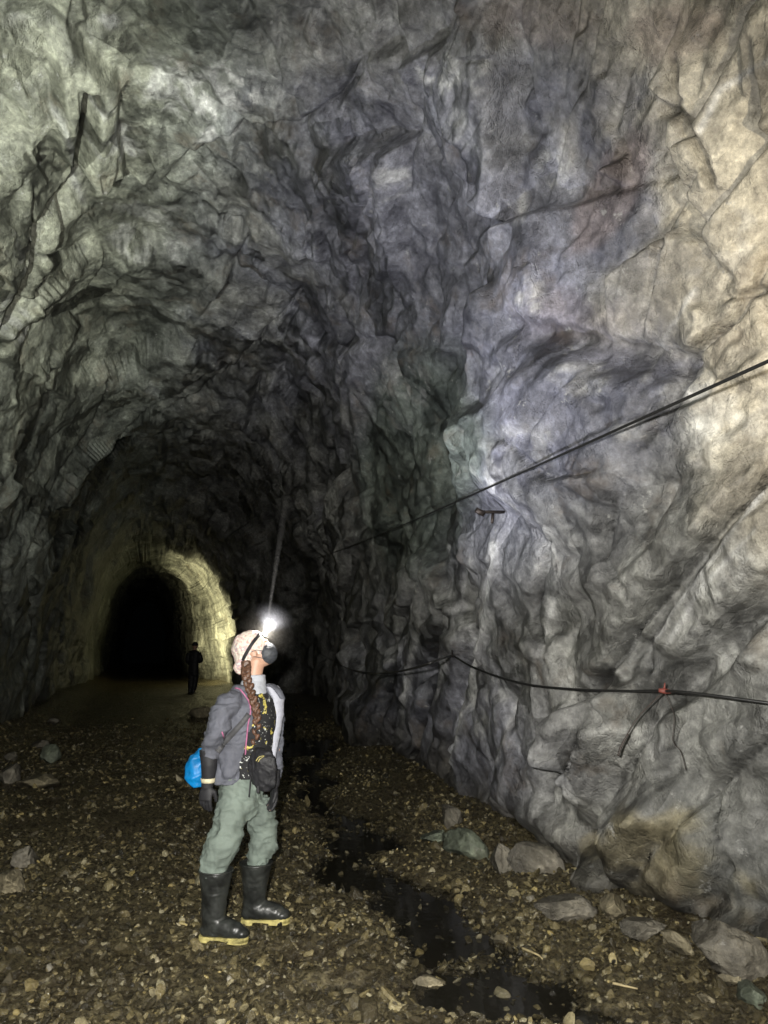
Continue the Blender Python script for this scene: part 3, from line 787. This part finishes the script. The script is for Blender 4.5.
# head frame: profile, chin lifted
HC = W(255, 651, .0)
hy = R(2); hp = R(24)
hf = np.array([math.cos(hp) * math.cos(hy), math.cos(hp) * math.sin(hy), math.sin(hp)])
hs = np.array([math.sin(hy), -math.cos(hy), 0]); hu = np.cross(hs, hf) * 1.0
if hu[2] < 0: hu = -hu
def HP(f, s, u): return HC + hf * f + hs * s + hu * u
HR = np.stack([hf, hs, hu], 1)
def hell(f, s, u, rf, rs, ru): return ell(HP(f, s, u), (rf, rs, ru), HR)
def hand_pieces(wrist, dirn, side, back, k=1.0, curl=.5):
    """palm, four unequal curled fingers and a thumb leaving the side of the palm; side points to the thumb"""
    d, s, b = [np.array(x, float) / np.linalg.norm(x) for x in (dirn, side, back)]
    pcs = [rings([(wrist - d * .02, s * .026 * k, b * .019 * k), (wrist + d * .02 * k, s * .030 * k, b * .018 * k), (wrist + d * .06 * k, s * .042 * k, b * .016 * k), (wrist + d * .095 * k, s * .041 * k, b * .014 * k)], 20)]
    for i, (off, ln_) in enumerate([(.030, .070), (.010, .078), (-.011, .072), (-.031, .056)]):
        p0 = wrist + d * .085 * k + s * off * k; pts = [p0]; dd = d.copy(); a = curl * (.75 + .1 * i)
        for fr in (.45, .32, .25):
            dd = dd * math.cos(a * .6) - b * math.sin(a * .6); bb = b * math.cos(a * .6) + dd * .0; dd /= np.linalg.norm(dd)
            pts.append(pts[-1] + dd * ln_ * fr * k)
        pcs.append(tube(pts, np.array([.0095, .009, .0085, .007]) * k, 10)); pcs.append(ell(pts[-1], (.0072 * k,) * 3))
    t0 = wrist + d * .03 * k + s * .026 * k; t1 = t0 + (d * .6 + s * .7 - b * .3) * .035 * k; t2 = t1 + (d * .9 + s * .15 - b * .4) * .03 * k; t3 = t2 + (d * .95 - b * .4) * .022 * k
    pcs.append(tube([t0 - s * .01, t1, t2, t3], np.array([.013, .012, .010, .008]) * k, 10)); pcs.append(ell(t3, (.008 * k,) * 3))
    return pcs
HRp = hand_pieces(W(207, 783, -.17), (-.05, -.1, -1), (.9, -.3, 0), (-.3, -.9, 0), .95, .55)
HLp = hand_pieces(W(274, 783, .02), (.05, -.1, -1), (.5, -.8, 0), (.8, .5, 0), .95, .6)
body = [rings([(pelvis - UP * .03, SV * .11, FV * .07), (pelvis + UP * .03, SV * .12, FV * .08), (W(244, 760), SV * .12, FV * .09), (chest, SV * .15, FV * .11), (W(250, 702), SV * .12, FV * .07), (neckb, SV * .06, FV * .055)]),
        limb([W(251, 697), W(253, 680), HP(-.01, 0, -.05)], [.055, .052, .05]),
        limb([hipR, kneeR, ankR], [.07, .042, .035]), limb([hipL, kneeL, ankL], [.065, .042, .035]),
        limb([shR, elR, wrR], [.042, .034, .026]), limb([shL, elL, wrL], [.042, .034, .026]),
        limb([ankR, ankR + [.03, -.008, -.01], ankR + [.09, -.022, -.03]], [.035, .03, .02]), limb([ankL + [.01, .01, 0], ankL + [.04, .0, -.01], ankL + [.09, -.005, -.03]], [.035, .03, .02]),
        # skull, face, jaw, nose, brow, lips, ears
        hell(-.015, 0, .02, .098, .076, .092), hell(.03, 0, -.035, .062, .056, .075), hell(.055, 0, -.088, .028, .030, .022),
        tube([HP(.082, 0, .012), HP(.098, 0, -.016), HP(.104, 0, -.03), HP(.088, 0, -.036)], [.008, .011, .014, .010], 10),
        hell(.08, .0, .028, .014, .045, .009), hell(.088, 0, -.058, .012, .022, .006), hell(.086, 0, -.068, .011, .019, .006),
        hell(-.005, .075, -.012, .020, .008, .032), hell(-.005, -.075, -.012, .020, .008, .032)] + HRp + HLp
fuse('body', body, M['skin'], .0055, 2, None, woman)
for sd in (-1, 1):
    o = poly_mesh('eye', [hell(.078, sd * .032, .008, .012, .012, .012)], simple('eye_white', (.55, .52, .5), .2)); under(o, woman)
# head scarf: over crown and nape, tail of cloth at the back
sc_p = [hell(-.022, 0, .034, .108, .086, .094), hell(-.070, 0, -.012, .066, .070, .075), tube([HP(-.085, .02, -.02), HP(-.118, .02, -.06), HP(-.12, .02, -.10)], [.05, .040, .018], 14)]
scarf = fuse('headscarf', sc_p, M['scarf'], .006, 4, lambda v: wrinkle(.013, 8, (1.6, 1, .6))(v) + wrinkle(.006, 20, (1.3, 1, .7))(v) - .006, woman)
# face mask covering nose to chin, with ear loops
mk = fuse('face_mask', [hell(.060, 0, -.042, .063, .061, .066), hell(.095, 0, -.035, .026, .022, .030), hell(.06, 0, -.082, .045, .040, .025)], M['mask'], .005, 4, wrinkle(.0025, 30), woman)
o = poly_mesh('ear_loop', [tube([HP(.05, .057, -.02), HP(.02, .075, -.002), HP(-.012, .085, .0)], .0022, 6), tube([HP(.045, .055, -.07), HP(.02, .07, -.05), HP(-.01, .083, -.03)], .0022, 6)], M['mask']); o.parent = mk
# neck gaiter
fuse('neck_gaiter', [rings([(W(252, 694), SV * .085, FV * .085), (W(253, 688), SV * .082, FV * .078), (W(254, 679), SV * .066, FV * .064), (W(255, 675), SV * .060, FV * .058)])], M['buff'], .006, 2, wrinkle(.006, 12, (.6, .6, 4)), woman)
# shirt
fuse('shirt', [rings([(W(250, 776), SV * .12, FV * .11), (W(252, 745), SV * .125, FV * .115), (W(256, 718), SV * .13, FV * .120), (W(256, 700), SV * .11, FV * .10), (W(254, 690), SV * .07, FV * .06)])], M['shirt'], .006, 3, wrinkle(.004, 9), woman)
# jacket, hanging open at the front
jk = [rings([(W(236, 781), SV * .150, FV * .10), (W(238, 765), SV * .152, FV * .105), (W(242, 740), SV * .150, FV * .11), (W(245, 718), SV * .168, FV * .125), (W(246, 704), SV * .175, FV * .105), (W(246, 695), SV * .15, FV * .08), (W(246, 686), SV * .085, FV * .066)], 40),
      limb([W(236, 700, -.10), W(226, 706, -.17), W(218, 728, -.20), W(211, 747, -.19), W(208, 757, -.185)], [.06, .070, .062, .057, .052]),
      limb([W(262, 700, .08), shL, elL, wrL], [.05, .07, .055, .045])]
jacket = fuse('jacket', jk, M['jacket'], .007, 5, lambda v: wrinkle(.022, 5, (1, 1, 1.8))(v) + wrinkle(.010, 13, k=4)(v) - .010, woman)
def bvh_of(*obs):
    vs_, fs_ = [], []
    for o in obs:
        off = len(vs_); vs_ += [v.co.copy() for v in o.data.vertices]; fs_ += [[i + off for i in p.vertices] for p in o.data.polygons]
    return BVHTree.FromPolygons(vs_, fs_)
jb = bvh_of(jacket)
def drape(px, py, off=.004, tree=None, back=DW):
    r = ray(px, py); r /= np.linalg.norm(r)
    hh = (tree or jb).ray_cast(Vector((0, 0, CAMZ)), Vector(r))
    p = np.array(hh[0]) if hh[0] is not None else P(px, py, back)
    return p - r * off
def dens(pts, n=14):
    pts = np.array(pts, float); L_ = np.r_[0, np.cumsum(np.hypot(*np.diff(pts, axis=0).T))]
    t = np.linspace(0, L_[-1], n); return list(zip(np.interp(t, L_, pts[:, 0]), np.interp(t, L_, pts[:, 1])))
def ribbon(pts, width, thick, mat, name, root, seg=40):
    """flat band lying on the cloth"""
    pts = spline(pts, seg); tg = np.gradient(pts, axis=0); tg /= np.linalg.norm(tg, axis=1)[:, None]
    vw = pts - np.array([0, 0, CAMZ]); vw /= np.linalg.norm(vw, axis=1)[:, None]
    sd = np.cross(tg, vw); sd /= np.linalg.norm(sd, axis=1)[:, None]
    V, Fq = [], []
    for i in range(len(pts)):
        for a, b in ((-1, -1), (1, -1), (1, 1), (-1, 1)): V.append(pts[i] + sd[i] * a * width / 2 + vw[i] * b * thick / 2)
    for i in range(len(pts) - 1):
        for j in range(4): Fq.append((4 * i + j, 4 * i + (j + 1) % 4, 4 * i + 4 + (j + 1) % 4, 4 * i + 4 + j))
    Fq += [(3, 2, 1, 0), tuple(4 * (len(pts) - 1) + j for j in range(4))]
    o = poly_mesh(name, [(V, Fq)], mat)
    if root: under(o, root) if isinstance(root, bpy.types.Object) and root.type == 'EMPTY' else setattr(o, 'parent', root)
    return o
edge = [drape(x, y, .006) for x, y in dens([(235, 688), (240, 689), (244, 694), (249, 701), (251, 710), (248, 725), (246, 745), (245, 762), (244, 775)], 22)]
o = poly_mesh('piping', [tube(spline(edge, 60), .0045, 6)], M['piping']); o.parent = jacket
for zp in ([drape(222, 732, .004), drape(224, 738, .006)], [drape(229, 790, .03), drape(229, 796, .03)]):
    o = poly_mesh('zip_pull', [tube(zp, .0045, 6)], M['piping']); o.parent = jacket
# pale lining of the far front panel
lin = fuse('lining', [rings([(W(272, 762, .05), SV * .02 + FV * .01, FV * .018), (W(275, 740, .05), SV * .03, FV * .022), (W(278, 715, .05), SV * .04, FV * .03), (W(278, 697, .06), SV * .05, FV * .032), (W(272, 686, .06), SV * .05, FV * .03)])], M['lining'], .006, 3, wrinkle(.004, 10)); lin.parent = jacket
yk = fuse('shoulder_patch', [rings([(W(283, 699, .035), SV * .02, FV * .014), (W(278, 690, .035), SV * .03, FV * .018), (W(271, 684, .04), SV * .03, FV * .016)])], M['jacket'], .005, 2); yk.parent = jacket
# trousers
tr = [rings([(W(240, 774), SV * .14, FV * .10), (W(240, 790), SV * .155, FV * .115), (W(241, 806), SV * .155, FV * .115), (W(243, 818), SV * .10, FV * .09)], 36),
      limb([W(233, 800, -.06), W(229, 825, -.08), W(221, 850, -.10), W(216, 866, -.10), W(214, 877, -.10)], [.098, .096, .100, .094, .076]),
      limb([W(256, 800, .06), W(262, 822, .09), W(264, 840, .10), W(259, 858, .11), W(256, 868, .11)], [.085, .088, .088, .080, .068])]
fuse('trousers', tr, M['trousers'], .008, 5, lambda v: wrinkle(.022, 4.5, (1, 1, 2.6), 7)(v) + wrinkle(.010, 12, k=9)(v) - .016, woman)
# boots
def boot(top, ank, yaw, L=.285):
    gx = gz_at(ank[0] + .05, ank[1])
    f = np.array([math.cos(R(yaw)), math.sin(R(yaw)), 0]); s = np.array([f[1], -f[0], 0])
    A_ = np.array([ank[0], ank[1], gx + .02])
    b_ = empty('boot'); 
    def ft(x, y, z): return A_ + f * x + s * y + UP * z
    top = np.array(top)
    shaft = [(top, f * .094, s * .088), (top * .7 + ft(0, 0, .10) * .3, f * .082, s * .076), (top * .35 + ft(0, 0, .10) * .65, f * .070, s * .064), (ft(.0, 0, .10), f * .066, s * .052), (ft(.015, 0, .05), f * .080, s * .048), (ft(.015, 0, .015), f * .078, s * .044)]
    foot = tube([ft(-.03, 0, .045), ft(.03, 0, .06), ft(.09, 0, .052), ft(.145, 0, .042), ft(.175, 0, .038)], [.043, .052, .050, .046, .034], 20)
    m = fuse('boot', [rings(shaft), foot, ell(ft(.17, 0, .034), (.045, .045, .032)), ell(ft(-.03, 0, .035), (.045, .043, .038))], M['rubber'], .006, 4, lambda v: wrinkle(.003, 9, (1, 1, 2.5))(v) + .002 * fbm(v * 40, 2, 5))
    rimt = poly_mesh('rim', [tube([top + np.cos(t) * f * .095 + np.sin(t) * s * .089 for t in np.linspace(0, 2 * np.pi, 33)], .006, 8)], M['rubber']); rimt.parent = m
    # sole: foot outline, with a raised heel block
    out = []
    for x, hwid in [(-.075, .012), (-.068, .030), (-.04, .040), (0, .038), (.05, .034), (.10, .044), (.15, .048), (.185, .040), (.207, .022), (.213, .004)]: out.append((x, hwid))
    def slab(xs, z0, z1):
        pts = [(x, hh) for x, hh in out if xs[0] <= x <= xs[1]]
        poly = [(x, hh) for x, hh in pts] + [(x, -hh) for x, hh in reversed(pts)]
        n_ = len(poly); V = [ft(x, y, z0) for x, y in poly] + [ft(x * 1.0, y, z1 + (.012 if x > .18 else 0)) for x, y in poly]
        Fq = [tuple(range(n_ - 1, -1, -1)), tuple(range(n_, 2 * n_))] + [(i, (i + 1) % n_, n_ + (i + 1) % n_, n_ + i) for i in range(n_)]
        return V, Fq
    so = poly_mesh('sole', [slab((-.08, .3), -.004, .009), slab((-.08, .0), -.020, -.0045), slab((.08, .3), -.012, -.0045)], M['sole'], False); so.parent = m
    bpy.data.objects.remove(b_)
    under(m, woman); return m
boot(W(216, 870, -.10), W(213, 925, -.10), -14)
boot(W(256, 863, .11), W(254, 912, .13), -6)
# gloves over both hands
def shell(pcs): return pcs
def glove(pcs, cuff):
    o = fuse('glove', pcs + [cuff], M['black'], .0045, 1, lambda v: .0025 + 0 * v[:, 0]); under(o, woman); return o
gl = glove(HRp, rings([(W(208, 750, -.18), np.array([.048, 0, 0]), np.array([0, .044, 0])), (W(209, 765, -.18), np.array([.042, 0, 0]), np.array([0, .04, 0])), (W(208, 780, -.17), np.array([.034, 0, 0]), np.array([0, .03, 0])), (W(207, 788, -.17), np.array([.03, 0, 0]), np.array([0, .024, 0]))]))
cb = poly_mesh('cuff_band', [rings([(W(208, 778, -.17), np.array([.041, 0, 0]), np.array([0, .037, 0])), (W(208, 782.5, -.17), np.array([.038, 0, 0]), np.array([0, .034, 0]))])], M['cream']); cb.parent = gl
glove(HLp, rings([(W(274, 770, .03), np.array([.036, 0, 0]), np.array([0, .034, 0])), (W(274, 786, .02), np.array([.030, 0, 0]), np.array([0, .026, 0]))]))
# braid lying over the shoulder, tied ponytail above
br = spline([HP(-.075, .06, -.07), W(246, 676, -.12), W(250, 690, -.17), W(255, 706, -.175), W(257, 722, -.165), W(255, 742, -.15)], 25)
bl = []
for i, p in enumerate(br):
    sgn = 1 if i % 2 else -1; r0 = .019 * (1 - .35 * i / len(br))
    bl.append(ell(p + np.array([.011 * sgn, -.005 * (i % 3), 0]), (r0 * .8, r0 * .9, r0 * 1.35), [[1, 0, .5 * sgn], [0, 1, 0], [-.5 * sgn, 0, 1]]))
fuse('hair', bl + [hell(-.07, .055, -.05, .03, .022, .032)], M['hair'], .004, 1, lambda v: .002 * ridged(v * 60, 2, 8), woman)
# cross-body pouch on its strap
pouch = fuse('pouch', [rings([(W(264, 749, -.12), np.array([.06, -.03, 0]), SV * .03), (W(264, 756, -.13), np.array([.085, -.045, 0]), SV * .05), (W(264, 770, -.13), np.array([.088, -.045, 0]), SV * .062), (W(264, 783, -.12), np.array([.07, -.035, 0]), SV * .055), (W(264, 790, -.12), np.array([.035, -.02, 0]), SV * .03)])], M['black'], .006, 2, lambda v: wrinkle(.020, 7, (1, 1, .8), 3)(v) + wrinkle(.006, 20, (1, 1, 1), 2)(v) - .012)
tag(pouch, 'small black pouch worn on a strap at the front of the person', 'pouch')
pbv = bvh_of(pouch)
ribbon([drape(x, y, .012) for x, y in dens([(217, 752), (222, 745), (232, 734), (243, 722), (249, 714)], 16)], .032, .004, M['strap'], 'strap', None).parent = pouch
o = poly_mesh('logo', [tube(spline([drape(x, y, .003, pbv) for x, y in [(256, 761), (259, 757), (264, 756), (260, 759), (258, 762)]], 20), .0028, 6)], M['sole']); o.parent = pouch
o = poly_mesh('drawcord', [tube(spline([W(251, 775, -.17), W(250, 785, -.17), W(249, 797, -.17)], 10), .004, 6), tube(spline([W(258, 786, -.17), W(258, 793, -.18)], 10), .010, 6)], M['black']); o.parent = pouch
# blue bag hanging behind her right hand
bag = fuse('dry_bag', [rings([(W(203, 749, -.08), np.array([.02, 0, 0]), np.array([0, .02, 0])), (W(200, 757, -.08), np.array([.05, 0, 0]), np.array([0, .04, 0])), (W(197, 768, -.08), np.array([.065, 0, 0]), np.array([0, .05, 0])), (W(196, 778, -.08), np.array([.06, 0, 0]), np.array([0, .05, 0])), (W(198, 787, -.08), np.array([.03, 0, 0]), np.array([0, .03, 0]))])], M['blue'], .006, 2, lambda v: wrinkle(.022, 7, (1, 1, 1.6), 6)(v) + wrinkle(.008, 18, (1, 1, 1), 2)(v) - .010)
tag(bag, 'bright blue soft bag carried beside the right hand of the person', 'bag')
# head lamp with its strap
hl = empty('headlamp', HP(.05, 0, .125)); tag(hl, 'lit headlamp strapped over the pale headscarf of the person', 'headlamp')
case = fuse('housing', [hell(.070, 0, .062, .028, .036, .024), hell(.084, 0, .067, .020, .026, .018)], M['black'], .004, 1); under(case, hl)
strap_pts = []
sb = bvh_of(scarf)
for t in np.linspace(-.60, .60, 36) * np.pi:
    d_ = (hf * 1.0 + hu * .72) * math.cos(t) + hs * math.sin(t) - (hf * .50 + hu * .25) * abs(math.sin(t))
    o0 = HP(-.02, 0, .01) ; q_ = sb.ray_cast(Vector(o0 + d_ / np.linalg.norm(d_) * .3), Vector(-d_))
    if q_[0] is not None: strap_pts.append(np.array(q_[0]) + d_ / np.linalg.norm(d_) * .003)
V, Fq = [], []
for i, p in enumerate(strap_pts):
    t_ = strap_pts[min(i + 1, len(strap_pts) - 1)] - strap_pts[max(i - 1, 0)]; t_ /= np.linalg.norm(t_); o_n = p - HP(-.02, 0, .02); o_n /= np.linalg.norm(o_n); s_n = np.cross(t_, o_n)
    for a, b in ((-1, -1), (1, -1), (1, 1), (-1, 1)): V.append(p + s_n * a * .010 + o_n * b * .0025)
for i in range(len(strap_pts) - 1):
    for j in range(4): Fq.append((4 * i + j, 4 * i + (j + 1) % 4, 4 * i + 4 + (j + 1) % 4, 4 * i + 4 + j))
o = poly_mesh('strap', [(V, Fq)], M['black']); under(o, hl)
k = NT('lit_lens'); k.b.inputs['Emission Color'].default_value = (1, .95, .85, 1); k.b.inputs['Emission Strength'].default_value = 900
lens = poly_mesh('lens', [ell(HP(.091, .006, .066), (.011, .020, .012), HR)], k.m); under(lens, hl)

# ---------------------------------------------------------------- far person, a dark figure against the lit rock
fb = P(193, 693, 26.1); fz = gz_at(fb[0], fb[1])
FD = 26.1
def Q(px, py, dy=0): return P(px, py, FD + dy) 
far = empty('person', (fb[0], FD, fz)); tag(far, 'distant dark figure standing in the tunnel before the lit rock', 'person')
sc = FD / 740 / 1.02
fv = np.array([.5, .86, 0]); fs_ = np.array([.86, -.5, 0])
body = [rings([(Q(193.5, 672), fs_ * .16, fv * .11), (Q(193.5, 664), fs_ * .15, fv * .10), (Q(194, 656), fs_ * .19, fv * .12), (Q(194, 652), fs_ * .19, fv * .10), (Q(194.5, 650.5), fs_ * .07, fv * .06)], 24),
        limb([Q(194.5, 652), Q(195, 648)], [.06, .055]), ell(Q(195.2, 645.6), (.095, .10, .125)), 
        limb([Q(192.2, 671), Q(191, 682), Q(190, 692)], [.10, .07, .05]), limb([Q(195.5, 671), Q(195, 682), Q(193.5, 693.0)], [.10, .07, .05]),
        limb([Q(189.5, 653), Q(188, 660), Q(190, 665, .15)], [.06, .05, .035]), limb([Q(198.5, 653), Q(200.5, 660), Q(197.5, 662, .25)], [.06, .05, .035])]
fuse('body', body + hand_pieces(Q(197.5, 662, .27), (-.4, .8, .1), (0, 0, 1), (.8, .4, 0), .95) + hand_pieces(Q(190, 665, .17), (.4, .8, .1), (0, 0, 1), (-.8, .4, 0), .95), M['skin'], .012, 2, None, far)
fuse('jacket', [rings([(Q(193.5, 673), fs_ * .19, fv * .15), (Q(193.5, 664), fs_ * .19, fv * .14), (Q(194, 655), fs_ * .22, fv * .15), (Q(194, 651.5), fs_ * .21, fv * .12), (Q(194.5, 650), fs_ * .09, fv * .08)], 24),
      limb([Q(189.5, 653), Q(187.6, 660), Q(189.8, 664.5, .13)], [.09, .075, .05]), limb([Q(198.5, 653), Q(201, 660), Q(198, 662, .22)], [.09, .075, .05])], M['black'], .012, 3, wrinkle(.008, 5), far)
fuse('trousers', [rings([(Q(193.5, 670), fs_ * .17, fv * .13), (Q(193.6, 675), fs_ * .17, fv * .13)]), limb([Q(192, 673), Q(191, 682), Q(190.3, 689)], [.12, .095, .08]), limb([Q(195.6, 673), Q(195, 682), Q(193.7, 690)], [.12, .095, .08])], M['black'], .012, 3, wrinkle(.01, 5), far)
for x in (190.0, 193.4):
    o = fuse('boot', [limb([Q(x, 687), Q(x, 692.5)], [.08, .06]), ell(Q(x + .4, 693.0, .06), (.06, .14, .05))], M['rubber'], .012, 2); under(o, far)
fuse('cap', [ell(Q(195.2, 644.6), (.105, .11, .10))], M['black'], .012, 1, None, far)
lamp('far_companion_lamp', 'SPOT', TS(31.0, .5, 1.5), 1050, (1, .92, .50), .05, TS(32.3, 3.6, 2.9), 134, .5)

# ---------------------------------------------------------------- beam and glow of the head lamp, shaped as added volumes
def glow_volume(name, label, v, f, dens, ball):
    hm = bpy.data.materials.new(name); hm.use_nodes = True; t_ = hm.node_tree; t_.nodes.remove(t_.nodes['Principled BSDF'])
    pv = t_.nodes.new('ShaderNodeVolumePrincipled'); pv.inputs['Color'].default_value = (.95, .92, .88, 1)
    tc = t_.nodes.new('ShaderNodeTexCoord')
    def mth(op, a, b):
        m = t_.nodes.new('ShaderNodeMath'); m.operation = op; m.use_clamp = op == 'SUBTRACT'
        for i, x in enumerate((a, b)):
            if hasattr(x, 'is_output'): t_.links.new(x, m.inputs[i])
            else: m.inputs[i].default_value = x
        return m.outputs[0]
    if ball:                                                   # the added glow thins out towards its edge
        sb_ = t_.nodes.new('ShaderNodeVectorMath'); sb_.operation = 'DISTANCE'; sb_.inputs[1].default_value = (.5, .5, .5)
        t_.links.new(tc.outputs['Generated'], sb_.inputs[0]); fo = mth('SUBTRACT', 1, mth('MULTIPLY', sb_.outputs['Value'], 2)); fo = mth('POWER', fo, 1.6)
    else:
        sx_ = t_.nodes.new('ShaderNodeSeparateXYZ'); t_.links.new(tc.outputs['Generated'], sx_.inputs[0]); fo = mth('POWER', mth('SUBTRACT', 1, sx_.outputs[2]), 1.2)
    t_.links.new(mth('MULTIPLY', fo, dens), pv.inputs['Density'])
    t_.links.new(pv.outputs[0], t_.nodes['Material Output'].inputs['Volume'])
    o = poly_mesh(name, [(v, f)], hm); b_ = bmesh.new(); b_.from_mesh(o.data); bmesh.ops.recalc_face_normals(b_, faces=b_.faces); b_.to_mesh(o.data); b_.free()
    return tag(o, label, 'glow_volume', None, 'stuff')
L0 = HL; bd = P(293, 455, 7.0) - L0; bd /= np.linalg.norm(bd)
glow_volume('glow_volume', 'narrow shaft of light above the headlamp, shaped as an added volume', *tube([L0 + bd * r for r in (.06, .5, 1.1, 1.9, 2.9)], [.010, .015, .022, .030, .040], 14), .042, False)
glow_volume('glow_volume', 'glow around the headlamp, shaped as an added volume', *ell(L0 + [.0, .0, -.01], (.20, .16, .20)), .17, True)
